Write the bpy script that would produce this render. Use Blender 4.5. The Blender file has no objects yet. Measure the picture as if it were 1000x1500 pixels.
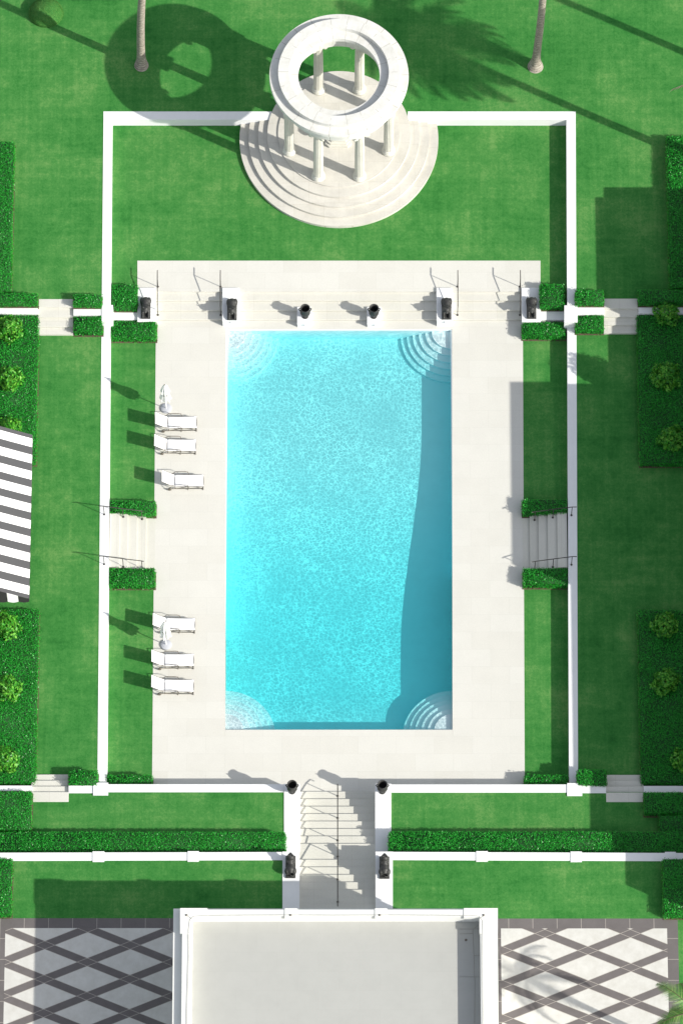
import bpy, math, random
import numpy as np
from mathutils import Vector
R = random.Random(7); NR = np.random.default_rng(11)
S = bpy.context.scene; COL = S.collection
PI = math.pi

# ------------------------------------------------------------------ camera
TILT = math.radians(18); PY = 1970.; PX = 496.5; F = 7788.; S0 = 30.
AX = (0, math.sin(TILT), -math.cos(TILT)); UP = (0, math.cos(TILT), math.sin(TILT))
_v = (PY-750)/F
CAM = (0, -(F/S0)*(AX[1]+UP[1]*_v), -(F/S0)*(AX[2]+UP[2]*_v))
def at(px, py, z=0.):
    u = (px-PX)/F; v = (PY-py)/F
    d = (u, AX[1]+UP[1]*v, AX[2]+UP[2]*v)
    t = (z-CAM[2])/d[2]
    return (d[0]*t, CAM[1]+d[1]*t, z)
cd = bpy.data.cameras.new('camera'); co = bpy.data.objects.new('camera', cd); COL.objects.link(co)
co.location = CAM; co.rotation_euler = (TILT, 0, 0)
cd.sensor_fit = 'VERTICAL'; cd.sensor_height = 24.; cd.lens = F/1500*24.
cd.shift_y = (PY-750)/1500; cd.shift_x = (500-PX)/1500
cd.clip_start = 1; cd.clip_end = 3000
S.camera = co

# ------------------------------------------------------------------ sky, sun, exposure
QX, QY = 1.5, .735                       # shadow offset (west, north) per metre of height
sv = Vector((QX, -QY, 1)).normalized()
w = bpy.data.worlds.new('World'); S.world = w; w.use_nodes = True
nt = w.node_tree; nt.nodes.clear()
sky = nt.nodes.new('ShaderNodeTexSky'); sky.sky_type = 'NISHITA'; sky.sun_disc = False
sky.sun_elevation = math.asin(sv.z); sky.sun_rotation = math.atan2(sv.x, sv.y)
sky.air_density = 1.0; sky.dust_density = 1.2; sky.ozone_density = 1.
bg = nt.nodes.new('ShaderNodeBackground'); bg.inputs[1].default_value = .125
wo = nt.nodes.new('ShaderNodeOutputWorld')
hs = nt.nodes.new('ShaderNodeHueSaturation'); hs.inputs['Saturation'].default_value = .42
nt.links.new(sky.outputs[0], hs.inputs['Color']); nt.links.new(hs.outputs[0], bg.inputs[0]); nt.links.new(bg.outputs[0], wo.inputs[0])
sd = bpy.data.lights.new('sun', 'SUN'); sd.energy = 3.75; sd.angle = math.radians(.55); sd.color = (1, .965, .885)
so = bpy.data.objects.new('sun', sd); COL.objects.link(so); so.rotation_euler = sv.to_track_quat('Z', 'Y').to_euler()
so.location = (40, -20, 60)
S.view_settings.view_transform = 'Standard'; S.view_settings.look = 'None'
S.view_settings.exposure = .76; S.view_settings.gamma = 1
S.cycles.max_bounces = 10; S.cycles.transparent_max_bounces = 12; S.cycles.transmission_bounces = 8

# ------------------------------------------------------------------ materials
def mat(name): 
    m = bpy.data.materials.new(name); m.use_nodes = True
    return m, m.node_tree, m.node_tree.nodes['Principled BSDF']
def N(t, typ, **kw):
    n = t.nodes.new('ShaderNode'+typ)
    for k, v in kw.items():
        if k.startswith('i_'): n.inputs[k[2:].replace('_', ' ')].default_value = v
        elif k.startswith('n'): n.inputs[int(k[1:])].default_value = v
        else: setattr(n, k, v)
    return n
def ramp(t, fac, stops):
    r = N(t, 'ValToRGB'); e = r.color_ramp.elements
    while len(e) < len(stops): e.new(.5)
    for q, (p, c) in zip(e, stops): q.position = p; q.color = (*c, 1)
    t.links.new(fac, r.inputs[0]); return r.outputs[0]
def pos(t): return N(t, 'NewGeometry').outputs['Position']
def noise(t, vec, scale, detail=3, rough=.5, sc3=None):
    if sc3:
        mp = N(t, 'Mapping'); mp.inputs['Scale'].default_value = sc3; t.links.new(vec, mp.inputs[0]); vec = mp.outputs[0]
    n = N(t, 'TexNoise', i_Scale=scale, i_Detail=detail, i_Roughness=rough); t.links.new(vec, n.inputs['Vector']); return n.outputs['Fac']
def mixc(t, a, b, f, typ='MIX'):
    m = N(t, 'Mix', data_type='RGBA', blend_type=typ)
    for v, s in ((f, 0), (a, 6), (b, 7)):
        if isinstance(v, (int, float)): m.inputs[s].default_value = v
        elif isinstance(v, tuple): m.inputs[s].default_value = (*v, 1)
        else: t.links.new(v, m.inputs[s])
    return m.outputs[2]
def math_(t, op, a, b=None):
    m = N(t, 'Math', operation=op)
    for i, v in enumerate((a, b)):
        if v is None: continue
        if isinstance(v, (int, float)): m.inputs[i].default_value = v
        else: t.links.new(v, m.inputs[i])
    return m.outputs[0]
def bump(t, p, h, strength=.3, dist=.02):
    b = N(t, 'Bump', i_Strength=strength, i_Distance=dist); t.links.new(h, b.inputs['Height']); t.links.new(b.outputs[0], p.inputs['Normal'])
def plain(name, col, rough=.6, metal=0, var=.08, scale=3., spec=.5, b=0.):
    m, t, p = mat(name); v = pos(t)
    c = ramp(t, noise(t, v, scale, 5, .6), [(.25, tuple(x*(1-var) for x in col)), (.75, tuple(min(1, x*(1+var)) for x in col))])
    t.links.new(c, p.inputs['Base Color']); p.inputs['Roughness'].default_value = rough
    p.inputs['Metallic'].default_value = metal; p.inputs['Specular IOR Level'].default_value = spec
    if b: bump(t, p, noise(t, v, 30, 4), b, .02)
    return m

def lawn_mat():
    m, t, p = mat('lawn_grass'); v = pos(t)
    a = noise(t, v, .35, 4, .55); b_ = noise(t, v, 2.3, 5, .65); c = noise(t, v, 8.5, 4, .75)
    d = noise(t, v, 1., 2, .5, (.25, 3.2, 1)); e = noise(t, v, 1., 2, .5, (5.5, .15, 1))
    g = noise(t, v, 70, 2, .8)
    s = math_(t, 'ADD', math_(t, 'MULTIPLY', a, .42), math_(t, 'MULTIPLY', b_, .24))
    s = math_(t, 'ADD', s, math_(t, 'MULTIPLY', c, .30)); s = math_(t, 'ADD', s, math_(t, 'MULTIPLY', d, .13))
    s = math_(t, 'ADD', s, math_(t, 'MULTIPLY', e, .12)); s = math_(t, 'ADD', s, math_(t, 'MULTIPLY', g, .34)) 
    col = ramp(t, s, [(.56, (.012, .095, .016)), (.70, (.030, .165, .030)), (.80, (.054, .205, .044)), (.93, (.125, .27, .075))])
    t.links.new(col, p.inputs['Base Color']); p.inputs['Roughness'].default_value = .9; p.inputs['Specular IOR Level'].default_value = .12
    h = math_(t, 'ADD', noise(t, v, 60, 3, .8), math_(t, 'MULTIPLY', b_, .6))
    bump(t, p, h, .55, .03)
    return m
LAWN = lawn_mat()

def leaf_mat(name, lo, mid, hi, gloss=.35):
    m, t, p = mat(name)
    g = N(t, 'NewGeometry')
    n = noise(t, g.outputs['Position'], 1.3, 3)
    f = math_(t, 'ADD', math_(t, 'MULTIPLY', g.outputs['Random Per Island'], .75), math_(t, 'MULTIPLY', n, .35))
    c = ramp(t, f, [(.1, lo), (.5, mid), (.97, hi)])
    t.links.new(c, p.inputs['Base Color']); p.inputs['Roughness'].default_value = gloss; p.inputs['Specular IOR Level'].default_value = .28
    p.inputs['Subsurface Weight'].default_value = 0
    tr = N(t, 'BsdfTranslucent'); t.links.new(mixc(t, c, (.5, .9, .1), .25), tr.inputs[0])
    ms = N(t, 'MixShader', n0=.22); o = t.nodes['Material Output']
    t.links.new(p.outputs[0], ms.inputs[1]); t.links.new(tr.outputs[0], ms.inputs[2]); t.links.new(ms.outputs[0], o.inputs[0])
    return m
HEDGE = leaf_mat('hedge_leaves', (.003, .13, .008), (.010, .26, .018), (.045, .44, .05), .34)
TWIG = plain('hedge_twigs', (.006, .06, .008), .9)
SHRUB = leaf_mat('shrub_leaves', (.010, .12, .008), (.04, .27, .018), (.20, .50, .055), .4)
PALML = leaf_mat('palm_leaves', (.03, .09, .015), (.06, .17, .03), (.2, .28, .08), .5)
DEADL = plain('dead_frond', (.50, .40, .28), .8)
BARK = plain('bark', (.09, .06, .04), .9)
SOIL = plain('soil', (.10, .07, .045), .95, var=.3, scale=9)

def white_mat(name, col, dirt=.08, sc=1.2):
    m, t, p = mat(name); v = pos(t)
    n = noise(t, v, sc, 6, .6); st = noise(t, v, 9, 5, .7)
    c = ramp(t, math_(t, 'ADD', math_(t, 'MULTIPLY', n, .6), math_(t, 'MULTIPLY', st, .4)), [(.3, tuple(x*(1-dirt) for x in col)), (.62, col)])
    t.links.new(c, p.inputs['Base Color']); p.inputs['Roughness'].default_value = .75; p.inputs['Specular IOR Level'].default_value = .25
    bump(t, p, st, .12, .01)
    return m
WALLM = white_mat('white_stucco', (.76, .76, .755), .07)
PARAP = white_mat('parapet_plaster', (.70, .70, .665), .07)
MARBLE = white_mat('white_marble', (.62, .605, .54), .20)
def paving_mat(name, c1, c2, mortar, bw=1.83, bh=.92, stain=.1, off=.5, msz=.006):
    m, t, p = mat(name); v = pos(t)
    b = N(t, 'TexBrick', offset=off, offset_frequency=2); b.inputs['Scale'].default_value = 1; b.inputs['Brick Width'].default_value = bw
    b.inputs['Row Height'].default_value = bh; b.inputs['Mortar Size'].default_value = msz; b.inputs['Bias'].default_value = -.2
    b.inputs['Color1'].default_value = (*c1, 1); b.inputs['Color2'].default_value = (*c2, 1); b.inputs['Mortar'].default_value = (*mortar, 1)
    t.links.new(v, b.inputs['Vector'])
    n = noise(t, v, .8, 6, .65); k = ramp(t, n, [(.3, (1-stain,)*3), (.6, (1, 1, 1))])
    n2 = ramp(t, noise(t, v, 14, 4, .7), [(.3, (.93, .93, .92)), (.7, (1, 1, 1))])
    c = mixc(t, mixc(t, b.outputs[0], k, 1., 'MULTIPLY'), n2, 1., 'MULTIPLY')
    t.links.new(c, p.inputs['Base Color']); p.inputs['Roughness'].default_value = .8; p.inputs['Specular IOR Level'].default_value = .2
    return m
PAVE = paving_mat('cream_paving', (.605, .592, .545), (.578, .563, .513), (.53, .52, .475), stain=.04)
STEPM = paving_mat('step_stone', (.60, .585, .53), (.57, .56, .50), (.50, .48, .42), 1.2, 5., .06)
GSTONE = paving_mat('gazebo_stone', (.60, .575, .52), (.57, .545, .485), (.48, .45, .385), 1.5, 1.1, .17)

def patio_mat():
    m, t, p = mat('diamond_tiles'); sx = N(t, 'SeparateXYZ'); tc = N(t, 'TexCoord'); t.links.new(tc.outputs['Object'], sx.inputs[0])
    a = math_(t, 'DIVIDE', sx.outputs[0], PXW); b = math_(t, 'DIVIDE', sx.outputs[1], PYW)
    res = None; gr = None
    for sgn in (1, -1):
        u = math_(t, 'ADD', a, math_(t, 'MULTIPLY', b, sgn))
        fr = math_(t, 'ABSOLUTE', math_(t, 'SUBTRACT', math_(t, 'FRACT', u), .5))   # 0..0.5, band where > .5-w/2
        bd = math_(t, 'GREATER_THAN', fr, .5-.118)
        ln = math_(t, 'LESS_THAN', math_(t, 'ABSOLUTE', math_(t, 'SUBTRACT', fr, .5-.118)), .007)
        if res is None: res, gr = bd, ln
        else:
            x = math_(t, 'MAXIMUM', res, bd)
            gr = math_(t, 'MULTIPLY', math_(t, 'MAXIMUM', gr, ln), 1); res = x
    n = ramp(t, noise(t, tc.outputs['Object'], 2., 6, .7), [(.3, (.86, .85, .83)), (.65, (1, 1, 1))])
    wh = mixc(t, (.56, .55, .515), n, 1., 'MULTIPLY'); dk = mixc(t, (.142, .128, .126), n, 1., 'MULTIPLY')
    c = mixc(t, wh, dk, res); c = mixc(t, c, (.36, .33, .29), gr)
    t.links.new(c, p.inputs['Base Color']); p.inputs['Roughness'].default_value = .7; p.inputs['Specular IOR Level'].default_value = .2
    return m
PXW, PYW = 4.02, 1.72
DIAM = patio_mat()
BORD = paving_mat('dark_border_tiles', (.14, .127, .125), (.155, .14, .137), (.34, .31, .28), 1.14, 1.06, .15, 0, .014)
BRONZE = plain('dark_bronze', (.040, .040, .038), .55, .25, .45, 7, .45, .6)
RAIL = plain('handrail_iron', (.055, .05, .045), .45, .5)
FRAME = plain('lounger_frame_metal', (.16, .14, .115), .45, .6)
def fabric(name, c): 
    m = plain(name, c, .8, 0, .03, 3, .2)
    return m
SLING = fabric('white_sling', (.82, .82, .82))
CANOPY = fabric('white_canopy', (.80, .80, .77))
CONC = plain('umbrella_base_stone', (.42, .43, .46), .7)
AWW = fabric('awning_white', (.82, .81, .79)); AWG = fabric('awning_grey', (.075, .075, .078)); AWB = fabric('awning_black', (.035, .035, .035))
def roof_mat():
    m, t, p = mat('roof_membrane'); v = pos(t)
    b = N(t, 'TexBrick', offset=.5); b.inputs['Scale'].default_value = 1; b.inputs['Brick Width'].default_value = 1.9; b.inputs['Row Height'].default_value = .95
    b.inputs['Mortar Size'].default_value = .01; b.inputs['Color1'].default_value = (.385, .385, .36, 1); b.inputs['Color2'].default_value = (.378, .378, .353, 1); b.inputs['Mortar'].default_value = (.368, .368, .343, 1)
    t.links.new(v, b.inputs['Vector'])
    n = ramp(t, noise(t, v, 1.2, 7, .7), [(.3, (.95, .95, .95)), (.6, (1, 1, 1))])
    t.links.new(mixc(t, b.outputs[0], n, 1., 'MULTIPLY'), p.inputs['Base Color']); p.inputs['Roughness'].default_value = .85
    return m
ROOFM = roof_mat()
CRACK = plain('joint_sealant', (.30, .29, .26), .9)
def trunk_mat():
    m, t, p = mat('palm_trunk'); v = pos(t); sx = N(t, 'SeparateXYZ'); t.links.new(v, sx.inputs[0])
    wv = math_(t, 'SINE', math_(t, 'MULTIPLY', sx.outputs[2], 42)); n = noise(t, v, 5, 6, .7, (1, 1, 2.5))
    f = math_(t, 'ADD', math_(t, 'MULTIPLY', wv, .06), n)
    c = ramp(t, f, [(.3, (.12, .10, .08)), (.5, (.25, .22, .18)), (.7, (.40, .37, .31))])
    t.links.new(c, p.inputs['Base Color']); p.inputs['Roughness'].default_value = .9; bump(t, p, f, .5, .03)
    return m
TRUNK = trunk_mat()
PLASTER = plain('pool_plaster', (.78, .90, .92), .8, 0, .03, 1.5)
GLASS = plain('window_glass', (.03, .04, .05), .08)
def water_mat():
    m = bpy.data.materials.new('pool_water'); m.use_nodes = True; t = m.node_tree; t.nodes.clear()
    v = pos(t); o = N(t, 'OutputMaterial')
    # ripple height drives the Fresnel reflection; the floor's light net is painted below
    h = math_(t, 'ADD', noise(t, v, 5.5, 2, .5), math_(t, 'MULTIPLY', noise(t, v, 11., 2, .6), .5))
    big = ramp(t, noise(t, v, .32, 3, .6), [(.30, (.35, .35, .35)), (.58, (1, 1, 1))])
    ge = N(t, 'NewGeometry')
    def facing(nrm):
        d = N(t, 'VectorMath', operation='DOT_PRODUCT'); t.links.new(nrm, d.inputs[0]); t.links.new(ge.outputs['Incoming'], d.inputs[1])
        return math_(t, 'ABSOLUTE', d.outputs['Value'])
    # caustics painted as a Voronoi tint on slanting rays; steep rays pass untinted
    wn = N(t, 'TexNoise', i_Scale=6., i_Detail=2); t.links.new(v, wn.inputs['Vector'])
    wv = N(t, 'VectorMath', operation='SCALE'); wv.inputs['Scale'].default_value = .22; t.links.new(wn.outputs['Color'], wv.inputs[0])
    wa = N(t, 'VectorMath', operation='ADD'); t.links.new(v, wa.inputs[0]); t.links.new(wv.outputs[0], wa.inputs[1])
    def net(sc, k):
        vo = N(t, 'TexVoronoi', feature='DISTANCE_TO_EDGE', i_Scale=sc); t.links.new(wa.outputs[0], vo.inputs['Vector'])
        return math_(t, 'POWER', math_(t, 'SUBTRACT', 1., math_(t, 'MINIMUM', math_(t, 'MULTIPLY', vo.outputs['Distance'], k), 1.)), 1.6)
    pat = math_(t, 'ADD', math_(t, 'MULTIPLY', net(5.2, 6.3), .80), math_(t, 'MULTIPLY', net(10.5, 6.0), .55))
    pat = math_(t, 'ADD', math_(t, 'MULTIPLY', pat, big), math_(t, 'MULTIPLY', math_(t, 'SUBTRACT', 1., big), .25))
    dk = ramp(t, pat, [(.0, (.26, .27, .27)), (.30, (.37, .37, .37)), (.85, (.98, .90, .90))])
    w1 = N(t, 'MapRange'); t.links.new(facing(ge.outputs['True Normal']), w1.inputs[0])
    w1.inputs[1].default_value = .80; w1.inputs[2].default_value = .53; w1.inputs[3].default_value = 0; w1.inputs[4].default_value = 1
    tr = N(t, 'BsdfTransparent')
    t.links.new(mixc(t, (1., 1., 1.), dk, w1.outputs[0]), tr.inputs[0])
    bp2 = N(t, 'Bump', i_Strength=.7, i_Distance=.05); t.links.new(h, bp2.inputs['Height'])
    gl = N(t, 'BsdfGlossy', i_Roughness=.10); t.links.new(bp2.outputs[0], gl.inputs['Normal'])
    f2 = math_(t, 'ADD', .02, math_(t, 'MULTIPLY', .96, math_(t, 'POWER', math_(t, 'SUBTRACT', 1., facing(bp2.outputs[0])), 5.)))
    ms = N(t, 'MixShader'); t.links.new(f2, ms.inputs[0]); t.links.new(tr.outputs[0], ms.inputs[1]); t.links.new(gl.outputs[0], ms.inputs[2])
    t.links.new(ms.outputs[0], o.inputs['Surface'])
    va = N(t, 'VolumeAbsorption'); va.inputs['Color'].default_value = (.0, .95, .972, 1); va.inputs['Density'].default_value = .47
    t.links.new(va.outputs[0], o.inputs['Volume'])
    return m
WATER = water_mat()

# ------------------------------------------------------------------ mesh builder
class MB:
    def __init__(s): s.v = []; s.f = []; s.m = []; s.sm = []
    def add(s, vs, fs, mi=0, smooth=False):
        o = len(s.v); s.v += [tuple(v) for v in vs]
        for f in fs: s.f.append([i+o for i in f]); s.m.append(mi); s.sm.append(smooth)
        return s
    def prism(s, poly, z0, z1, mi=0):         # poly: counter-clockwise xy
        a = sum(poly[i][0]*poly[(i+1) % len(poly)][1]-poly[(i+1) % len(poly)][0]*poly[i][1] for i in range(len(poly)))
        if a < 0: poly = poly[::-1]
        n = len(poly)
        vs = [(p[0], p[1], z0) for p in poly]+[(p[0], p[1], z1) for p in poly]
        fs = [list(range(n))[::-1], list(range(n, 2*n))]+[[i, (i+1) % n, n+(i+1) % n, n+i] for i in range(n)]
        return s.add(vs, fs, mi)
    def box(s, x0, x1, y0, y1, z0, z1, mi=0): return s.prism([(x0, y0), (x1, y0), (x1, y1), (x0, y1)], z0, z1, mi)
    def cbox(s, x0, x1, y0, y1, z0, z1, c=.02, mi=0):   # box with chamfered top edge
        vs = [(x0, y0, z0), (x1, y0, z0), (x1, y1, z0), (x0, y1, z0), (x0, y0, z1-c), (x1, y0, z1-c), (x1, y1, z1-c), (x0, y1, z1-c),
              (x0+c, y0+c, z1), (x1-c, y0+c, z1), (x1-c, y1-c, z1), (x0+c, y1-c, z1)]
        fs = [[3, 2, 1, 0], [8, 9, 10, 11]]
        for i in range(4):
            j = (i+1) % 4; fs += [[i, j, 4+j, 4+i], [4+i, 4+j, 8+j, 8+i]]
        return s.add(vs, fs, mi)
    def lathe(s, prof, n=24, cx=0, cy=0, mi=0, smooth=True, rf=None, cap=True):
        vs = []
        for (r, z) in prof:
            for i in range(n):
                a = 2*PI*i/n; rr = r*(rf(i, n, z) if rf else 1)
                vs.append((cx+rr*math.cos(a), cy+rr*math.sin(a), z))
        fs = []
        for k in range(len(prof)-1):
            for i in range(n):
                j = (i+1) % n; fs.append([k*n+i, k*n+j, (k+1)*n+j, (k+1)*n+i])
        s.add(vs, fs, mi, smooth)
        if cap:
            o = len(s.v)-len(vs); k = len(prof)-1
            if prof[0][0] > 1e-4: s.f.append([o+i for i in range(n)][::-1]); s.m.append(mi); s.sm.append(False)
            if prof[-1][0] > 1e-4: s.f.append([o+k*n+i for i in range(n)]); s.m.append(mi); s.sm.append(False)
        return s
    def tube(s, pts, r, n=8, mi=0, smooth=True):
        pts = [Vector(p) for p in pts]; rs = r if isinstance(r, (list, tuple)) else [r]*len(pts)
        vs = []; fs = []
        for k, p in enumerate(pts):
            d = (pts[min(k+1, len(pts)-1)]-pts[max(k-1, 0)]).normalized()
            a = Vector((0, 0, 1)) if abs(d.z) < .9 else Vector((0, 1, 0))
            u = d.cross(a).normalized(); q = u.cross(d).normalized()
            for i in range(n):
                t = 2*PI*i/n; vs.append(p+(u*math.cos(t)+q*math.sin(t))*rs[k])
        for k in range(len(pts)-1):
            for i in range(n):
                j = (i+1) % n; fs.append([k*n+i, k*n+j, (k+1)*n+j, (k+1)*n+i])
        fs += [list(range(n)), [(len(pts)-1)*n+i for i in range(n)][::-1]]
        return s.add(vs, [f[::-1] for f in fs], mi, smooth)
    def ball(s, c, r, n=12, m=8, mi=0):
        rx, ry, rz = r if isinstance(r, tuple) else (r, r, r)
        prof = []; vs = [(c[0], c[1], c[2]-rz)]
        for k in range(1, m):
            t = PI*k/m
            for i in range(n):
                a = 2*PI*i/n; vs.append((c[0]+rx*math.sin(t)*math.cos(a), c[1]+ry*math.sin(t)*math.sin(a), c[2]-rz*math.cos(t)))
        vs.append((c[0], c[1], c[2]+rz)); fs = []
        for i in range(n):
            j = (i+1) % n; fs.append([0, 1+j, 1+i]); L = len(vs)-1; o = 1+(m-2)*n; fs.append([L, o+i, o+j])
            for k in range(m-2): fs.append([1+k*n+i, 1+k*n+j, 1+(k+1)*n+j, 1+(k+1)*n+i])
        return s.add(vs, fs, mi, True)
    def build(s, name, mats, parent=None, loc=None, rot=0):
        me = bpy.data.meshes.new(name); me.from_pydata(s.v, [], s.f)
        for m in (mats if isinstance(mats, (list, tuple)) else [mats]): me.materials.append(m)
        me.polygons.foreach_set('material_index', s.m); me.polygons.foreach_set('use_smooth', s.sm); me.update()
        o = bpy.data.objects.new(name, me); COL.objects.link(o)
        if parent: o.parent = parent
        if loc is not None: o.location = loc
        if rot: o.rotation_euler.z = rot
        return o
def recentre(o):      # put a world-built mesh's origin at its base centre
    me = o.data; n = len(me.vertices); a = np.empty(n*3); me.vertices.foreach_get('co', a); a = a.reshape(-1, 3)
    c = (a.min(0)+a.max(0))/2; c[2] = a[:, 2].min(); a -= c; me.vertices.foreach_set('co', a.ravel()); me.update(); o.location = c
    return o
def tag(o, label=None, cat=None, group=None, kind=None):
    if label: o['label'] = label
    if cat: o['category'] = cat
    if group: o['group'] = group
    if kind: o['kind'] = kind
    return o
def empty(name, loc, label, cat, group=None, rz=0):
    o = bpy.data.objects.new(name, None); COL.objects.link(o); o.location = loc; o.rotation_euler = (0, 0, rz); o.empty_display_size = .3
    return tag(o, label, cat, group)
def copy_tree(o, parent=None):
    c = o.copy(); COL.objects.link(c); c.parent = parent
    for ch in list(o.children): copy_tree(ch, c)
    return c
def P(px, py, z): return at(px, py, z)[:2]
def quad(x0, y0, x1, y1, z): return [P(x0, y1, z), P(x1, y1, z), P(x1, y0, z), P(x0, y0, z)]

# ------------------------------------------------------------------ levels
ZI, ZN, ZM, ZO, T1, T2 = 0., .5, .54, 1.04, 1.05, 2.10
def WL(y): return 152-9*(y-165)/985, 164.8-7.8*(y-165)/985      # west wall edges in the photo
def WR(y): return 829+4*(y-165)/985, 842.5+3.5*(y-165)/985

# ------------------------------------------------------------------ ground
g = MB(); g.box(-900, 900, -500, 1500, -3.2, -3.0)
tag(g.build('ground', LAWN), 'green land under and around the garden', kind='structure')
def lawn(polys, z, label):
    b = MB()
    for q in polys: b.prism(q, -2.9, z)
    return tag(b.build('lawn', LAWN), label, kind='structure')
B = 60  # far extent in metres
yn = at(0, 170, ZO)[1]; yc = at(0, 449.2, ZO)[1]
def xw(y, k, z): return P(WL(y)[k], y, z)[0]
def xe(y, k, z): return P(WR(y)[k], y, z)[0]
def mid(f, y, z): return (f(y, 0, z)+f(y, 1, z))/2
lawn([[(-B, yn), (B, yn), (B, 200), (-B, 200)],
      [(-B, yc), (mid(xw, 456, ZO), yc), (mid(xw, 165, ZO), yn), (-B, yn)],
      [(mid(xe, 456, ZO), yc), (B, yc), (B, yn), (mid(xe, 165, ZO), yn)]], ZO, 'upper north lawn around the pavilion court')
ym0 = yc; ym1 = at(0, 1160.3, T1)[1]
lawn([[(-B, ym1), (mid(xw, 1155, ZM), ym1), (mid(xw, 456, ZM), ym0), (-B, ym0)]], ZM, 'west side lawn outside the pool court wall')
lawn([[(mid(xe, 1155, ZM), ym1), (B, ym1), (B, ym0), (mid(xe, 456, ZM), ym0)]], ZM, 'shaded east side lawn outside the pool court wall')
yi = at(0, 463, ZN)[1]; y26 = at(0, 424, ZN)[1]
lawn([[(mid(xw, 430, ZN), y26), (mid(xe, 430, ZN), y26), (mid(xe, 170, ZN), yn), (mid(xw, 170, ZN), yn)],
      [(mid(xw, 460, ZN), yi), (P(203, 445, ZN)[0], yi), (P(203, 445, ZN)[0], y26), (mid(xw, 430, ZN), y26)],
      [(P(789, 445, ZN)[0], yi), (mid(xe, 460, ZN), yi), (mid(xe, 430, ZN), y26), (P(789, 445, ZN)[0], y26)]], ZN, 'lawn of the walled court in front of the round pavilion')
ys = at(0, 1157, ZI)[1]
lawn([[(mid(xw, 1155, 0), ys), (P(232, 1155, 0)[0], ys), (P(232, 470, 0)[0], yi), (mid(xw, 460, 0), yi)]], ZI, 'narrow lawn strip west of the pool deck')
lawn([[(P(761, 1155, 0)[0], ys), (mid(xe, 1155, 0), ys), (mid(xe, 460, 0), yi), (P(761, 470, 0)[0], yi)]], ZI, 'narrow lawn strip east of the pool deck')
y1a, y1b = at(0, 1160.3, T1)[1], at(0, 1254, T1)[1]
xa, xb = P(428, 1200, T1)[0], P(561, 1200, T1)[0]
lawn([[(-B, y1b), (xa, y1b), (xa, y1a), (-B, y1a)]], T1, 'west half of the lower terrace lawn')
lawn([[(xb, y1b), (B, y1b), (B, y1a), (xb, y1a)]], T1, 'east half of the lower terrace lawn')
y2a, y2b = at(0, 1254, T2)[1], at(0, 1350, T2)[1]
lawn([[(-B, y2b), (xa, y2b), (xa, y2a), (-B, y2a)], [(-B, -60), (0, -60), (0, y2b), (-B, y2b)]], T2, 'west half of the upper terrace lawn')
lawn([[(xb, y2b), (B, y2b), (B, y2a), (xb, y2a)], [(0, -60), (B, -60), (B, y2b), (0, y2b)]], T2, 'east half of the upper terrace lawn')

# ------------------------------------------------------------------ pool deck and pool
ZW = -.10
DL = lambda y: 228.5-5.5*(y-490)/650
DR = lambda y: 765.3+2.7*(y-490)/650
pl0, pr0, pt, pb = 331., 661.5, 482.5, 1069.
b = MB()
ytop = 470.
def qp(pts, z): return [P(x, y, z) for x, y in pts]
b.prism(qp([(DL(1160), 1160), (pl0-1, 1160), (pl0, pt), (pl0, ytop), (DL(ytop), ytop)], 0), -2.8, 0.006)
b.prism(qp([(pr0+1, 1160), (DR(1160), 1160), (DR(ytop), ytop), (pr0, ytop), (pr0, pt)], 0), -2.8, 0.006)
b.prism(qp([(pl0-1, 1160), (pr0+1, 1160), (pr0+1, pb), (pl0-1, pb)], 0), -2.8, 0.006)
b.prism(qp([(pl0, pt), (pr0, pt), (pr0, ytop), (pl0, ytop)], 0), -2.8, 0.006)
tag(b.build('pool_deck', PAVE), 'pale cream stone paving around the pool', kind='structure')
b = MB(); b.prism(quad(201.5, 382, 791, 427, ZN), -2.8, ZN+.012)
tag(b.build('pool_terrace', PAVE), 'raised cream paving north of the pool', kind='structure')
# steps from raised terrace to the pool deck
b = MB()
xl, xr = P(222, 440, 0)[0], P(770, 440, 0)[0]
for i, yy in enumerate((426, 440, 454.5, 468)):
    z = .5-.125*(i); ya = at(0, yy, z)[1]
    if i < 3: nxt = at(0, (426, 440, 454.5, 468)[i+1], z-.125)[1]-.0
    zt = .5-.125*(i+1)
    if i < 3: b.cbox(xl, xr, nxt-.001, ya, -.5, zt+.008, .012)
recentre(tag(b.build('garden_steps', STEPM), 'wide shallow cream steps behind the pool urns', 'steps', 'garden steps'))

# pool shell
NZ, SZ = -.98, -1.65
PWx0, PWx1 = P(pl0, 776, 0)[0], P(pr0+.5, 776, 0)[0]
PYn, PYs = at(0, pt, 0)[1], at(0, pb, 0)[1]
Yslope0, Yslope1, Yup = at(0, 620, 0)[1], at(0, 930, 0)[1], at(0, 985, 0)[1]
b = MB(); e = .05
prof = [(PYn+e, NZ)]
for k in range(17):
    u = k/16; prof.append((Yslope0+(Yslope1-Yslope0)*u, NZ+(SZ-NZ)*u*u*(3-2*u)))
for k in range(9):
    u = k/8; prof.append((Yup+(PYs-e-Yup)*u, SZ+.28*u*u*(3-2*u)))
for ((ya, za), (yb, zb)) in zip(prof[:-1], prof[1:]):
    b.add([(PWx0-e, ya, za), (PWx1+e, ya, za), (PWx1+e, yb, zb), (PWx0-e, yb, zb)], [[3, 2, 1, 0]])
b.box(PWx0-.3, PWx0+.012, PYs, PYn, -2.4, -.03); b.box(PWx1-.012, PWx1+.3, PYs, PYn, -2.4, -.03)
b.box(PWx0+.012, PWx1-.012, PYn-.012, PYn+.3, -2.4, -.03); b.box(PWx0+.012, PWx1-.012, PYs-.3, PYs+.012, -2.4, -.03)
basin = tag(b.build('pool_basin', PLASTER), 'pale plaster shell of the pool', kind='structure')
b = MB()
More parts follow.
